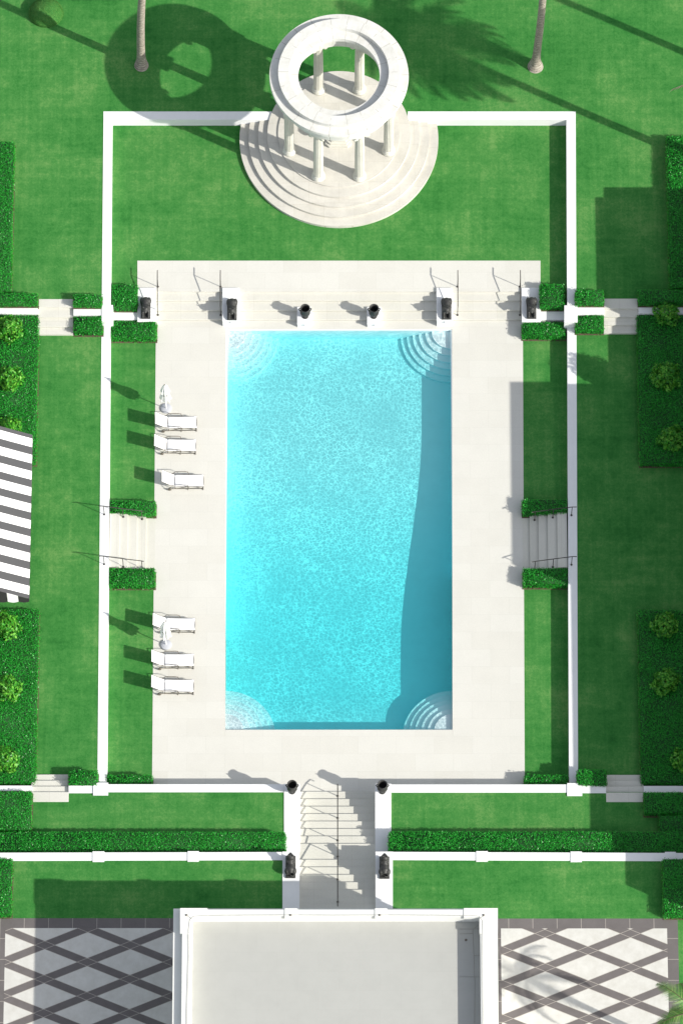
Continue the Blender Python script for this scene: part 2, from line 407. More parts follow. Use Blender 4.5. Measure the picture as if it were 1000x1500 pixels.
for (cx, cy, sx_, sy_) in ((PWx1, PYn, -1, -1), (PWx0, PYn, 1, -1), (PWx1, PYs, -1, 1), (PWx0, PYs, 1, 1)):
    for k, rpx in enumerate((28, 37.5, 47, 56, 64.5, 73)):
        r = rpx/29.8; zt = -.2-.13*k
        pts = [(cx, cy)]+[(cx+sx_*r*math.cos(PI/2*i/24), cy+sy_*r*math.sin(PI/2*i/24)) for i in range(25)]
        zb = -2.3 if k == 5 else zt-.13
        b.prism(pts, zb, zt)
psteps = tag(b.build('pool_corner_steps', PLASTER), 'curved underwater steps in the corners of the pool', kind='structure')
# water: a rippled closed body
def ripple(X, Y):
    h = np.zeros_like(X); r = np.random.default_rng(3)
    for i in range(70):
        lam = .30*(2.9**r.random())*(.55+.5*r.random()); a = r.random()*2*PI; k = 2*PI/lam
        h += (lam**1.25)*.012*np.sin(k*(X*math.cos(a)+Y*math.sin(a))+r.random()*6.3)
    return h
nx, ny = 60, 110
gx = np.linspace(PWx0+.001, PWx1-.001, nx); gy = np.linspace(PYs+.001, PYn-.001, ny)
X, Y = np.meshgrid(gx, gy); Zr = ZW+X*0
vs = np.stack([X, Y, Zr], -1).reshape(-1, 3).tolist()
idx = np.arange(nx*ny).reshape(ny, nx)
fs = np.stack([idx[:-1, :-1], idx[:-1, 1:], idx[1:, 1:], idx[1:, :-1]], -1).reshape(-1, 4).tolist()
b = MB(); b.add(vs, fs, 0, True)
wobj = tag(b.build('pool_water', WATER), 'clear turquoise rippled pool water', kind='structure')

# ------------------------------------------------------------------ garden walls
def wall(top, z, label, cat='wall', zb=-2.7, group=None, m=WALLM, cop=.0):
    """top: four photo points of the wall's top face"""
    b = MB(); q = [P(x, y, z) for x, y in top]; b.prism(q, zb, z+.014)
    o = recentre(b.build('garden_wall', m)); return tag(o, label, cat, group)
def rect(x0, y0, x1, y1): return [(x0, y1), (x1, y1), (x1, y0), (x0, y0)]
wn = (WL(176)[0], WL(176)[1], WR(176)[0], WR(176)[1])
wall(rect(wn[0], 163.5, 398, 175.6), ZO, 'white retaining wall running west from the round pavilion')
wall(rect(597, 163.5, wn[3], 175.6), ZO, 'white retaining wall running east from the round pavilion')
wall([(WL(447)[0], 447), (WL(447)[1], 447), (WL(176)[1], 175.8), (WL(176)[0], 175.8)], ZO, 'white wall on the west side of the pavilion lawn')
wall([(WR(447)[0], 447), (WR(447)[1], 447), (WR(176)[1], 175.8), (WR(176)[0], 175.8)], ZO, 'white wall on the east side of the pavilion lawn')
wall([(WL(1147)[0], 1147), (WL(1147)[1], 1147), (WL(470)[1], 470.3), (WL(470)[0], 470.3)], ZM, 'long white wall between the west lawn and the lounger side of the pool')
wall([(WR(1147)[0], 1147), (WR(1147)[1], 1147), (WR(472)[1], 472.3), (WR(472)[0], 472.3)], ZM, 'long white wall between the shaded east lawn and the pool deck')
wall(rect(149.3, 447, 165.8, 470), ZO+.03, 'square white pier where the west walls cross', 'pier')
wall(rect(826, 447.5, 845.3, 472), ZO+.03, 'square white pier where the east walls cross', 'pier')
wall(rect(-60, 450, 56, 459.7), ZO, 'white cross wall between the western hedges at the photo edge')
wall(rect(108, 451, 149.2, 462), ZO, 'short white cross wall between the two small hedges west of the pier')
wall(rect(845.4, 449.8, 884, 461), ZO, 'short white cross wall between the two small hedges east of the pier')
wall(rect(934.5, 449, 1080, 459.2), ZO, 'white cross wall east of the shaded steps')
wall(rect(165.9, 457, 201.5, 468.6), ZN, 'low white wall from the west pier to the westmost statue pedestal')
wall(rect(791.5, 456.5, 825.9, 468.6), ZN, 'low white wall from the east pier to the eastmost statue pedestal')
wall(rect(158.9, 1149, 415.8, 1160.6), T1, 'white retaining wall south of the pool deck, left of the stairs')
wall(rect(573, 1149.3, 829.9, 1161.2), T1, 'white retaining wall south of the pool deck, right of the stairs')
wall(rect(101, 1151, 136.6, 1162), T1, 'short white wall between the southwest pier and the lawn steps')
wall(rect(852.2, 1151, 887, 1162), T1, 'short white wall between the southeast pier and the shaded lawn steps')
wall(rect(-60, 1151, 47, 1158.5), T1, 'narrow white wall left of the southwest lawn steps')
wall(rect(942, 1151.5, 1080, 1161), T1, 'narrow white wall right of the shaded southeast lawn steps')
wall(rect(136.7, 1146.6, 158.8, 1165), T1+.04, 'square white pier at the southwest corner of the pool court', 'pier')
wall(rect(830, 1147.3, 852.1, 1165.8), T1+.04, 'square white pier at the southeast corner of the pool court', 'pier')
def upper_wall(x0, x1, y0, y1, piers, label, plabels):
    w_ = wall([(x0, y0+12), (x1, y1+12), (x1, y1), (x0, y0)], T2, label)
    for (a, c), pl in zip(piers, plabels):
        ym = y0+(y1-y0)*((a+c)/2-x0)/(x1-x0)
        wall(rect(a, ym-1.6, c, ym+13.6), T2+.03, pl, 'pier')
upper_wall(-60, 413.5, 1249.4, 1248.2, [(136, 153.2), (275, 291.5)], 'long white wall behind the hedge, left of the lower stair lions',
           ['small white pier in the long wall, nearer the photo left edge', 'small white pier in the long wall, second from the left lion'])
upper_wall(575.2, 1080, 1248, 1250, [(697, 714), (835, 851.5), (973, 989)], 'long white wall behind the hedge, right of the lower stair lions',
           ['small white pier in the long wall, nearest the right lion', 'white pier of the right wall just before the house shadow', 'white pier of the right wall in full shade beside the corner hedge'])
wall(rect(416, 1148.2, 439.3, 1247.4), T1+.02, 'white stair side wall carrying the left southern urn', 'wall')
wall(rect(549.3, 1148.2, 572.8, 1247.4), T1+.02, 'white stair side wall carrying the right southern urn', 'wall')
wall(rect(413.7, 1247.6, 438.5, 1360), T2+.02, 'white stair side wall carrying the left stair lion', 'wall')
wall(rect(549.8, 1247.6, 575, 1360), T2+.02, 'white stair side wall carrying the right stair lion', 'wall')

# ------------------------------------------------------------------ stairs
xs0, xs1 = P(437, 1200, .5)[0], P(552, 1200, .5)[0]
b = MB(); ye = at(0, 1250, T1)[1]
for i in range(8):
    z = T1*(i+1)/8; ya = at(0, 1159.3+10.9*i, z)[1]
    b.cbox(xs0, xs1, ye-3.2 if i == 7 else ye, ya, z-.25, z+.002, .012)
b.box(xs0, xs1, at(0, 1162, 0)[1]-.0, at(0, 1149, 0)[1], -.4, .003)
recentre(tag(b.build('garden_steps', STEPM), 'lower flight of pale steps rising south from the pool deck', 'steps', 'garden steps'))
b = MB(); ye2 = at(0, 1352, T2)[1]
for i in range(8):
    z = T1+(T2-T1)*(i+1)/8; ya = at(0, 1259+11*i, z)[1]
    b.cbox(xs0, xs1, ye2, ya, z-.25, z+.002, .012)
recentre(tag(b.build('garden_steps', STEPM), 'upper flight of pale steps between the two stair lions', 'steps', 'garden steps'))
def lawn_steps(x0, x1, ys, zs, label):
    b = MB()
    for i in range(len(zs)):
        z = zs[i]; ya = at(0, ys[i], z)[1]; yb = at(0, ys[i+1], z)[1]
        b.cbox(P(x0, ys[i], z)[0], P(x1, ys[i], z)[0], yb-.12*(i < len(zs)-1 and zs[i+1] > z), ya+.12*(i > 0 and zs[i-1] > z), .2, z, .01)
    recentre(tag(b.build('garden_steps', STEPM), label, 'steps', 'garden steps'))
lawn_steps(55.5, 108, (438, 450, 464.7, 478.7, 489.8), (1.052, .93, .80, .67), 'sunlit lawn steps at the northwest between clipped hedges')
lawn_steps(883.5, 935, (437.4, 452, 464, 476, 488), (1.052, .93, .80, .67), 'half shaded lawn steps at the northeast between clipped hedges')
lawn_steps(46.5, 101, (1134.4, 1143.2, 1151.7, 1160, 1174.6), (.67, .80, .93, 1.062), 'sunlit lawn steps at the southwest corner')
lawn_steps(887, 941.6, (1135, 1143.5, 1152, 1160.8, 1174.8), (.67, .80, .93, 1.062), 'shaded lawn steps at the southeast corner')
def side_steps(xe_, ya, yb, label):
    b = MB(); zs = (.012, .11, .217, .325, .432)
    y0, y1 = at(0, yb, .0)[1], at(0, ya, .0)[1]
    for i, z in enumerate(zs):
        a, c = P(xe_[i], 795, z)[0], P(xe_[i+1], 795, z)[0]
        b.box(min(a, c), max(a, c), y0, y1, -.3, z)
    recentre(tag(b.build('garden_steps', STEPM), label, 'steps', 'garden steps'))
side_steps((227.5, 214, 200.6, 187, 175, 160.5), 752, 836, 'pale steps from the lounger side of the deck up to the west lawn')
side_steps((765, 775.6, 788.6, 802, 816, 830), 752, 837, 'pale steps from the deck up to the shaded east lawn')

# ------------------------------------------------------------------ pedestals, urns, statues
def pedestal(x0, y0, x1, y1, z, label, spout=False):
    r = empty('pedestal', (*P((x0+x1)/2, (y0+y1)/2, z), 0), label, 'pedestal', 'white pedestals north of the pool')
    cx, cy = r.location.x, r.location.y
    a, d = P(x0, y1, z); c, e_ = P(x1, y0, z)
    b = MB(); b.box(a-cx+.02, c-cx-.02, d-cy+.02, e_-cy-.02, -.3, z-.05); b.build('body', WALLM, r)
    b = MB(); b.cbox(a-cx, c-cx, d-cy, e_-cy, z-.06, z, .012); b.build('cap', WALLM, r)
    if spout:
        b = MB(); yf = d-cy+.02
        b.lathe([(.035, 0), (.035, .07), (.02, .08)], 10)
        b.v = [(v[0], yf+.02-v[2], z*.72+v[1]) for v in b.v]; b.f = [f[::-1] for f in b.f]
        b.build('water_spout', CONC, r)
    return r
peds = [pedestal(201.3, 421.3, 229, 470.5, .62, 'white pedestal under the westmost crouching statue'),
        pedestal(325.5, 421.3, 350.5, 469.5, .62, 'white pedestal with spout at the northwest pool corner', True),
        pedestal(639, 421.3, 662.3, 469.5, .62, 'white pedestal with spout at the northeast pool corner', True),
        pedestal(763.8, 421.3, 791, 471, .62, 'white pedestal under the eastmost crouching statue'),
        pedestal(435, 449.3, 455.5, 474.5, .38, 'small white pedestal under the left poolside urn', True),
        pedestal(537.3, 449.3, 558, 474.5, .38, 'small white pedestal under the right poolside urn', True)]
def make_urn():
    r = empty('urn', (0, 0, 0), '', 'urn', 'dark bronze urns')
    b = MB()
    b.lathe([(.15, 0), (.16, .03), (.10, .09), (.11, .13), (.19, .26), (.235, .42), (.245, .56), (.225, .68), (.205, .74), (.235, .80), (.24, .83), (.205, .83), (.185, .74), (.20, .6), (.16, .35), (.0, .3)], 28, cap=False)
    b.build('vessel', BRONZE, r)
    for sg in (-1, 1):
        b = MB(); b.tube([(sg*.22, 0, .78), (sg*.285, 0, .83), (sg*.30, 0, .74), (sg*.26, 0, .6), (sg*.235, 0, .54)], .028, 8); b.build('handle', BRONZE, r)
    b = MB()
    for k in range(16):
        a = 2*PI*k/16; b.tube([(math.cos(a)*.20, math.sin(a)*.20, .27), (math.cos(a)*.243, math.sin(a)*.243, .43), (math.cos(a)*.248, math.sin(a)*.248, .52)], .014, 5)
    b.build('ribbing', BRONZE, r)
    return r
urn0 = make_urn()
for i, (x, y, z, lb) in enumerate(((447, 463.5, .38, 'dark bronze urn on the left small pedestal at the pool head'), (547.3, 463.5, .38, 'dark bronze urn on the right small pedestal at the pool head'),
        (428, 1159.5, T1+.034, 'dark bronze urn at the left foot of the southern stairs'), (559.8, 1159.5, T1+.034, 'dark bronze urn at the right foot of the southern stairs'))):
    o = urn0 if i == 0 else copy_tree(urn0)
    o.location = at(x, y, z); o['label'] = lb
def make_lion():
    r = empty('lion_statue', (0, 0, 0), '', 'statue', 'dark bronze crouching animal statues')
    b = MB(); b.cbox(-.235, .235, -.56, .56, 0, .09, .02); b.build('plinth', BRONZE, r)
    b = MB()                                   # crouching beast, head towards +y
    b.tube([(0, -.42, .24), (0, -.25, .29), (0, 0, .29), (0, .18, .34), (0, .30, .42)], [.13, .17, .145, .17, .13], 14)
    b.ball((0, .34, .52), (.13, .14, .13)); b.ball((0, .45, .49), (.07, .09, .065)); b.ball((0, .25, .45), (.17, .13, .17))
    for sg in (-1, 1):
        b.ball((sg*.14, -.30, .24), (.10, .19, .16)); b.tube([(sg*.15, -.38, .13), (sg*.16, -.1, .12)], [.06, .05], 8)
        b.tube([(sg*.11, .12, .22), (sg*.12, .3, .15), (sg*.12, .52, .12)], [.08, .06, .05], 8); b.ball((sg*.12, .5, .12), (.055, .07, .045), 8, 6)
        b.ball((sg*.09, .30, .65), (.035, .03, .045), 8, 6); b.ball((sg*.11, .12, .33), (.08, .13, .14), 10, 7)
    b.tube([(0, -.5, .2), (.1, -.53, .14), (.18, -.40, .13), (.2, -.2, .13)], [.035, .03, .03, .025], 8)
    b.v = [(v[0]*1.18, v[1], v[2]*1.1-.01) for v in b.v]; o = b.build('body', BRONZE, r); m = o.modifiers.new('remesh', 'REMESH'); m.mode = 'VOXEL'; m.voxel_size = .018; m.use_smooth_shade = True
    sm = o.modifiers.new('smooth', 'SMOOTH'); sm.iterations = 3
    return r
lion0 = make_lion()
for i, (x, y, z, rz, lb) in enumerate(((213.7, 452.5, .62, PI, 'dark crouching statue on the westmost pedestal beside the hedge'), (340, 454.5, .62, PI, 'dark crouching statue on the pedestal at the northwest pool corner'),
        (653.6, 453.5, .62, PI, 'dark crouching statue on the pedestal at the northeast pool corner'), (777.7, 452.5, .62, PI, 'dark crouching statue on the eastmost pedestal beside the hedge'),
        (425.6, 1270.5, T2+.034, 0, 'dark lion statue on the left side wall of the upper stairs'), (562.8, 1271.5, T2+.034, 0, 'dark lion statue on the right side wall of the upper stairs'))):
    o = lion0 if i == 0 else copy_tree(lion0)
    o.location = at(x, y, z); o.rotation_euler.z = rz; o['label'] = lb

# ------------------------------------------------------------------ handrails
def handrail(feet, ext0, ext1, label, r=.022, hook=False, h=.88, bend=True):
    """feet: world points of the post feet, ordered from high end to low end"""
    f = [Vector(p) for p in feet]; root = empty('handrail', f[0], label, 'handrail', 'dark iron handrails'); o = f[0]
    pts = [ext0+Vector((0, 0, h))]+[p+Vector((0, 0, h)) for p in f]+([ext1+Vector((0, 0, h))] if ext1 else [])
    pts = [Vector(p) for p in pts]
    if bend: pts.append(f[-1]+Vector((0, 0, .3)) if not ext1 else pts[-1]+Vector((0, 0, -.12)))
    b = MB(); b.tube([p-o for p in pts], r, 8); b.build('rail', RAIL, root)
    for p in f:
        b = MB(); b.tube([p-o, p-o+Vector((0, 0, h))], r*.85, 8); b.lathe([(.055, .0), (.055, .015), (.03, .03)], 12, p.x-o.x, p.y-o.y)
        k = len(b.v)-36; b.v[k:] = [(v[0], v[1], v[2]+p.z-o.z) for v in b.v[k:]]
        b.build('post', RAIL, root)
for x, lb in ((231.5, 'north handrail beside the westmost statue'), (323.3, 'north handrail left of the northwest corner statue'), (669.6, 'north handrail right of the northeast corner statue'), (760.9, 'north handrail beside the eastmost statue')):
    a = Vector(at(x, 420, .512)); c = Vector(at(x, 461.5, .133))
    handrail([a, c], a+Vector((0, .42, 0)), None, lb)
for dy, lb in ((0, 'handrail on the west side steps, northern one of the pair'), (73, 'handrail on the west side steps, southern one of the pair')):
    f = [Vector(at(153, 753.6+dy, .55)), Vector(at(181, 757.3+dy, .325)), Vector(at(208.6, 760.6+dy, .11))]
    handrail(f, f[0]+Vector((-.22, 0, 0)), f[2]+Vector((.1, 0, -.05)), lb, bend=False)
for dy, lb in ((0, 'handrail on the east side steps, northern one of the pair'), (72.5, 'handrail on the east side steps, southern one of the pair')):
    f = [Vector(at(836.3, 754.8+dy, .55)), Vector(at(809, 758.2+dy, .325)), Vector(at(782.4, 761.8+dy, .11))]
    handrail(f, f[0]+Vector((.22, 0, 0)), f[2]+Vector((-.16, 0, -.06)), lb, bend=False)
f = [Vector(at(494.4, y, z)) for y, z in ((1321, 1.05+.79), (1288.3, 1.05+.394), (1254.6, 1.052), (1231, .92), (1198.3, .526), (1166, .133))]
handrail(f, f[0]+Vector((0, -.7, .26)), f[-1]+Vector((0, .28, -.13)), 'long central handrail dividing the southern stairs', .026)

# ------------------------------------------------------------------ sun loungers
def make_lounger():
    r = empty('sun_lounger', (0, 0, 0), '', 'sun lounger', 'white sling sun loungers')
    W, Lh, zs = .64, 1.43, .36
    ang = math.radians(42); bl = .80; bx, bz = -Lh-bl*math.cos(ang), zs+bl*math.sin(ang)
    for sy, nm in ((0, 0), (W, 1)):
        b = MB(); rr = .016
        b.tube([(0, sy, zs), (-Lh, sy, zs), (bx, sy, bz)], rr, 6); b.tube([(0, sy, .12), (-1.72, sy, .12)], rr, 6)
        for x in (-.02, -.76, -1.38): b.tube([(x, sy, zs), (x, sy, 0 if x > -1. else .12)], rr, 6)
        b.tube([(-.76, sy, zs-.02), (-1.4, sy, .12)], rr*.8, 6); b.tube([(-1.72, sy, .12), (-1.55, sy, .34)], rr, 6)
        b.tube([(-.02, sy, .12), (-.35, sy, zs)], rr*.7, 5)
        b.build('side_frame', FRAME, r)
        b = MB(); b.tube([(-.72, sy+(.04 if nm else -.04), zs), (-.76, sy+(.04 if nm else -.04), .56), (-.86, sy+(.04 if nm else -.04), .60), (-1.36, sy+(.04 if nm else -.04), .60), (-1.52, sy, .46)], .02, 6); b.build('armrest', FRAME, r)
        b = MB(); b.lathe([(.02, -.015), (.085, -.012), (.095, 0), (.085, .012), (.02, .015)], 16); b.v = [(v[0]-1.66, sy+v[2]+(.03 if nm else -.03), v[1]+.095) for v in b.v]; b.build('wheel', FRAME, r)
    for x, z in ((0, zs), (-Lh, zs), (bx, bz), (-.02, .02)):
        b = MB(); b.tube([(x, 0, z), (x, W, z)], .014, 6); b.build('cross_bar', FRAME, r)
    def sling(x0, z0, x1, z1, nm, sag=.02):
        b = MB(); n, m = 12, 8; vs = []; d = Vector((x1-x0, 0, z1-z0)).normalized(); nn = Vector((-d.z, 0, d.x)); nn = nn if nn.z > 0 else -nn
        for k in range(n+1):
            for j in range(m+1):
                u = k/n; v = j/m; s_ = -sag*4*v*(1-v)-.012*4*u*(1-u)+.018
                vs.append((x0+(x1-x0)*u+nn.x*s_, .005+v*(W-.01), z0+(z1-z0)*u+nn.z*s_))
        fs = [[k*(m+1)+j, k*(m+1)+j+1, (k+1)*(m+1)+j+1, (k+1)*(m+1)+j] for k in range(n) for j in range(m)]
        b.add(vs, fs, 0, True); o = b.build(nm, SLING, r); q = o.modifiers.new('thick', 'SOLIDIFY'); q.thickness = .008
    sling(0, zs, -Lh, zs, 'seat'); sling(-Lh, zs, bx, bz, 'backrest')
    return r
l0 = make_lounger()
for i, (x, y, lb) in enumerate(((288.6, 632, 'white sun lounger nearest the northern closed umbrella, top of the row'), (287.2, 666, 'second white sun lounger of the northern trio, between its neighbours'),
        (298.4, 717.5, 'white sun lounger set apart, shifted towards the pool'), (285.8, 928, 'white sun lounger partly covered by the closed southern umbrella'),
        (284.2, 980.2, 'white sun lounger just below the southern umbrella base'), (284, 1018, 'southernmost white sun lounger on the pool deck'))):
    o = l0 if i == 0 else copy_tree(l0)
    o.location = at(x, y, .008); o['label'] = lb; o.rotation_euler.z = math.radians((1.2, -.6, .4, -.8, .6, -.3)[i])

def make_umbrella():
    r = empty('closed_umbrella', (0, 0, 0), '', 'umbrella', 'closed white umbrellas')
    b = MB(); b.lathe([(.27, 0), (.275, .05), (.25, .075), (.06, .085)], 28); b.build('base', CONC, r)
    b = MB(); b.tube([(0, 0, .05), (0, 0, 2.5)], .024, 8); b.build('pole', WALLM, r)
    rf = lambda i, n, z: 1+.30*math.cos(2*PI*i/n*8)+.08*math.cos(2*PI*i/n*3+z*7)
    b = MB(); b.lathe([(.09, 1.0), (.20, 1.02), (.23, 1.12), (.21, 1.35), (.15, 1.6), (.16, 1.68), (.19, 1.9), (.13, 2.2), (.06, 2.42), (.02, 2.5)], 64, rf=rf); b.build('canopy', CANOPY, r)
    b = MB(); b.lathe([(.165, 1.60), (.175, 1.63), (.165, 1.66)], 20, cap=False); b.build('strap', FRAME, r)
    b = MB(); b.lathe([(.02, 2.48), (.035, 2.53), (.015, 2.58)], 10); b.build('finial', FRAME, r)
    return r
u0 = make_umbrella(); u0.location = at(243.7, 598.8, .008); u0['label'] = 'closed white umbrella standing above the northern loungers'; u0.rotation_euler.x = math.radians(1)
u1 = copy_tree(u0); u1.location = at(243.5, 944.8, .008); u1['label'] = 'closed white umbrella between the two upper loungers of the southern trio'; u1.rotation_euler = (0, 0, .5)

# ------------------------------------------------------------------ foliage
def leaves(pts, nrm, size, spread=.9, aspect=.55):
    n = len(pts); d = nrm+NR.normal(0, spread*.5, (n, 3)); d /= np.linalg.norm(d, axis=1)[:, None]
    a = NR.normal(size=(n, 3)); u = np.cross(d, a); u /= np.linalg.norm(u, axis=1)[:, None]; v = np.cross(d, u)
    s = (size*(.7+.6*NR.random(n)))[:, None]
    V = np.stack([pts-u*s*.5, pts+v*s*aspect*.5+d*s*.06, pts+u*s*.5-d*s*.1, pts-v*s*aspect*.5+d*s*.06], 1)
    return V.reshape(-1, 3)
def leaf_obj(V, name, m, parent=None, extra=None, mats=None):
    n = len(V)//4; me = bpy.data.meshes.new(name); ev, ef = extra if extra else ([], [])
    nv = len(V)+len(ev); me.vertices.add(nv)
    allv = np.concatenate([V, np.array(ev).reshape(-1, 3)]) if len(ev) else V
    me.vertices.foreach_set('co', allv.astype(np.float32).ravel())
    nl = 4*n+sum(len(f) for f in ef); me.loops.add(nl); me.polygons.add(n+len(ef))
    li = list(range(4*n)); ls = list(range(0, 4*n, 4)); c = 4*n
    for f in ef: ls.append(c); c += len(f); li += [4*n+i for i in f]
    me.loops.foreach_set('vertex_index', li); me.polygons.foreach_set('loop_start', ls)
    mi = np.zeros(n+len(ef), dtype=np.int32); mi[n:] = 1 if len(ef) else 0
    for q in (mats or [m]): me.materials.append(q)
    me.polygons.foreach_set('material_index', mi); me.update(calc_edges=True); me.validate()
    o = bpy.data.objects.new(name, me); COL.objects.link(o); o.parent = parent; return o
def hedge_world(x0, x1, y0, y1, zb, zt, label, dens=950, cat='hedge', size=.066, soil=None):
    cx, cy = (x0+x1)/2, (y0+y1)/2; P_ = []; N_ = []
    def face(n, f, nr):
        q = f(NR.random(n), NR.random(n)); P_.append(q); N_.append(np.tile(np.array(nr, float), (n, 1)))
    w_, d_, h_ = x1-x0, y1-y0, zt-zb
    J = lambda n: NR.normal(0, .032, n)
    def rim(q):      # soften corners
        return q
    face(int(w_*d_*dens), lambda a, b_: np.stack([x0+a*w_, y0+b_*d_, zt+J(len(a))+.035*np.sin((x0+a*w_)*2.3)*np.sin((y0+b_*d_)*2.9+1)-.03*(np.minimum(np.minimum(a*w_, (1-a)*w_), np.minimum(b_*d_, (1-b_)*d_)) < .06)], 1), (0, 0, 1))
    sd_ = dens*.8
    for (n, f, nr) in ((w_*h_, lambda a, b_: np.stack([x0+a*w_, y0+J(len(a))+.02*np.sin(a*w_*3), zb+b_*h_], 1), (0, -1, .25)),
                       (w_*h_*.35, lambda a, b_: np.stack([x0+a*w_, y1+J(len(a)), zb+b_*h_], 1), (0, 1, .25)),
                       (d_*h_*.8, lambda a, b_: np.stack([x0+J(len(a))+.02*np.sin(b_*5), y0+a*d_, zb+b_*h_], 1), (-1, 0, .25)),
                       (d_*h_*.8, lambda a, b_: np.stack([x1+J(len(a))+.02*np.sin(a*9), y0+a*d_, zb+b_*h_], 1), (1, 0, .25))):
        face(max(8, int(n*sd_)), f, nr)
    pts = np.concatenate(P_); nn = np.concatenate(N_); pts -= np.array([cx, cy, zb])
    V = leaves(pts, nn, size); e_ = .03
    bx = MB(); bx.box(x0-cx+e_, x1-cx-e_, y0-cy+e_, y1-cy-e_, 0, h_-e_)
    o = leaf_obj(V, 'hedge', HEDGE, None, (bx.v, bx.f), [HEDGE, TWIG]); o.location = (cx, cy, zb)
    tag(o, label, cat); return o
soilb = MB()
def hedge(x0, y0, x1, y1, zb, h, label, soil=True, **k):
    """photo rectangle of the hedge as seen: top face plus its south face"""
    zt = zb+h; a, ys_ = P(x0, y1, zb); yn_ = P(x0, y0, zt)[1]; xa_ = P(x0, (y0+y1)/2, zt)[0]; xb_ = P(x1, (y0+y1)/2, zt)[0]
    if soil: soilb.box(xa_-.03, xb_+.06, ys_-.06, yn_+.03, zb-.1, zb+.022)
    return hedge_world(xa_, xb_, ys_, yn_, zb, zt, label, **k)
H = .5
hedge(163, 416, 201, 456.5, ZN, H, 'square clipped hedge between the west pier wall and the westmost statue')
hedge(790.5, 415.5, 826, 455, ZN, H, 'square clipped hedge between the eastmost statue and the east pier')
hedge(163.5, 469.5, 228.5, 501, 0, .52, 'clipped hedge below the westmost statue pedestal')
hedge(764.5, 471.5, 827.5, 498, 0, .50, 'clipped hedge below the eastmost statue pedestal')
hedge(108, 430.5, 148.5, 451.5, ZO, .4, 'small clipped hedge north of the short west cross wall')
hedge(109, 463, 150, 492, ZM, .5, 'small clipped hedge south of the short west cross wall')
hedge(842.5, 424, 883, 449, ZO, .4, 'small clipped hedge north of the short east cross wall')
hedge(842.5, 461.5, 883, 489.5, ZM, .5, 'small clipped hedge south of the short east cross wall')
hedge(161, 733, 227.5, 758, 0, .5, 'clipped hedge at the north side of the west deck steps')
hedge(160, 832, 226.5, 863, 0, .5, 'clipped hedge at the south side of the west deck steps')
hedge(765, 731, 830, 757.5, 0, .5, 'clipped hedge at the north side of the east deck steps')
hedge(766, 832, 830.5, 862, 0, .5, 'clipped hedge at the south side of the east deck steps')
hedge(157.2, 1134.5, 222.5, 1161, 0, .62, 'low hedge at the southwest end of the lounger lawn strip')
hedge(768, 1134.5, 831, 1162, 0, .62, 'low hedge at the southeast end of the narrow lawn strip')
hedge(101.5, 1127.5, 142.5, 1157, ZM, .62, 'small hedge beside the southwest lawn steps')
hedge(845.5, 1126.5, 887, 1158, ZM, .62, 'small hedge beside the shaded southeast lawn steps')
hedge(-50, 207, 18.5, 432, ZO, .45, 'tall clipped hedge along the upper left photo edge')
hedge(-50, 429, 55, 450, ZO, .42, 'hedge strip north of the west cross wall at the photo edge')
hedge(978, 199, 1040, 428, ZO, .5, 'tall clipped hedge along the upper right photo edge')
hedge(934.5, 424, 1040, 449, ZO, .45, 'shaded hedge strip north of the east cross wall')
hedge(-50, 461, 54.5, 682, ZM, .42, 'broad dark green planting bed north of the striped awning', cat='planting bed')
hedge(-50, 892, 54.5, 1150, ZM, .42, 'broad dark green planting bed south of the striped awning', cat='planting bed')
hedge(934.5, 461, 1040, 684, ZM, .42, 'shaded planting bed northeast of the pool', cat='planting bed')
hedge(936, 893, 1040, 1152, ZM, .42, 'shaded planting bed southeast of the pool', cat='planting bed')
hedge(-50, 1158.5, 46, 1221, T1, .42, 'square dark hedge left of the lower terrace lawn')
hedge(943, 1160, 1040, 1196, T1, .42, 'shaded hedge right of the southeast lawn steps')
hedge(965, 1194, 1040, 1227, T1, .42, 'shaded hedge corner where the terrace hedge ends')
hedge(-50, 1218.2, 417.5, 1249.5+.5*13, T1, .62, 'long terrace hedge left of the southern stairs')
hedge(569.8, 1217.8, 1040, 1249.8+.5*13, T1, .62, 'long terrace hedge right of the southern stairs')
hedge(-50, 1257, 17, 1344, T2, .5, 'hedge at the lower left photo edge above the tiled patio')
hedge(971, 1257.5, 1040, 1346, T2, .5, 'shaded hedge at the lower right photo edge above the tiled patio')
tag(soilb.build('soil', SOIL), 'brown soil edges along the hedges', kind='structure')

def shrub(px, py, rpx, label, z=ZM+.42, hh=.62, m=None):
    c = at(px, py, z+hh*.7); rr = rpx/30.; n = int(620*rr*rr/.36)
    root = empty('round_shrub', (c[0], c[1], ZM), label, 'shrub', 'round light green shrubs')
    d = NR.normal(size=(n, 3)); d /= np.linalg.norm(d, axis=1)[:, None]; d[:, 2] = np.abs(d[:, 2])*1.2-.35
    lump = 1+.24*np.sin(d[:, 0]*5+px)*np.sin(d[:, 1]*6+py)+.14*np.sin(d[:, 2]*9)
    p = d*(rr*lump*(.62+.38*NR.random(n)**.5))[:, None]; p[:, 2] = p[:, 2]*hh/rr*.9+z-ZM+hh*.35
    leaf_obj(leaves(p, d+np.array([0, 0, .5]), .17, 1.4, .5), 'foliage', m or SHRUB, root)
    b = MB(); b.tube([(0, 0, 0), (.02, .01, z-ZM+hh*.3)], [.04, .025], 6)
    for k in range(5):
        a = k*1.26; b.tube([(.02, .01, z-ZM), (.02+rr*.5*math.cos(a), .01+rr*.5*math.sin(a), z-ZM+hh*.6)], [.02, .01], 5)
    b.build('stem', BARK, root)
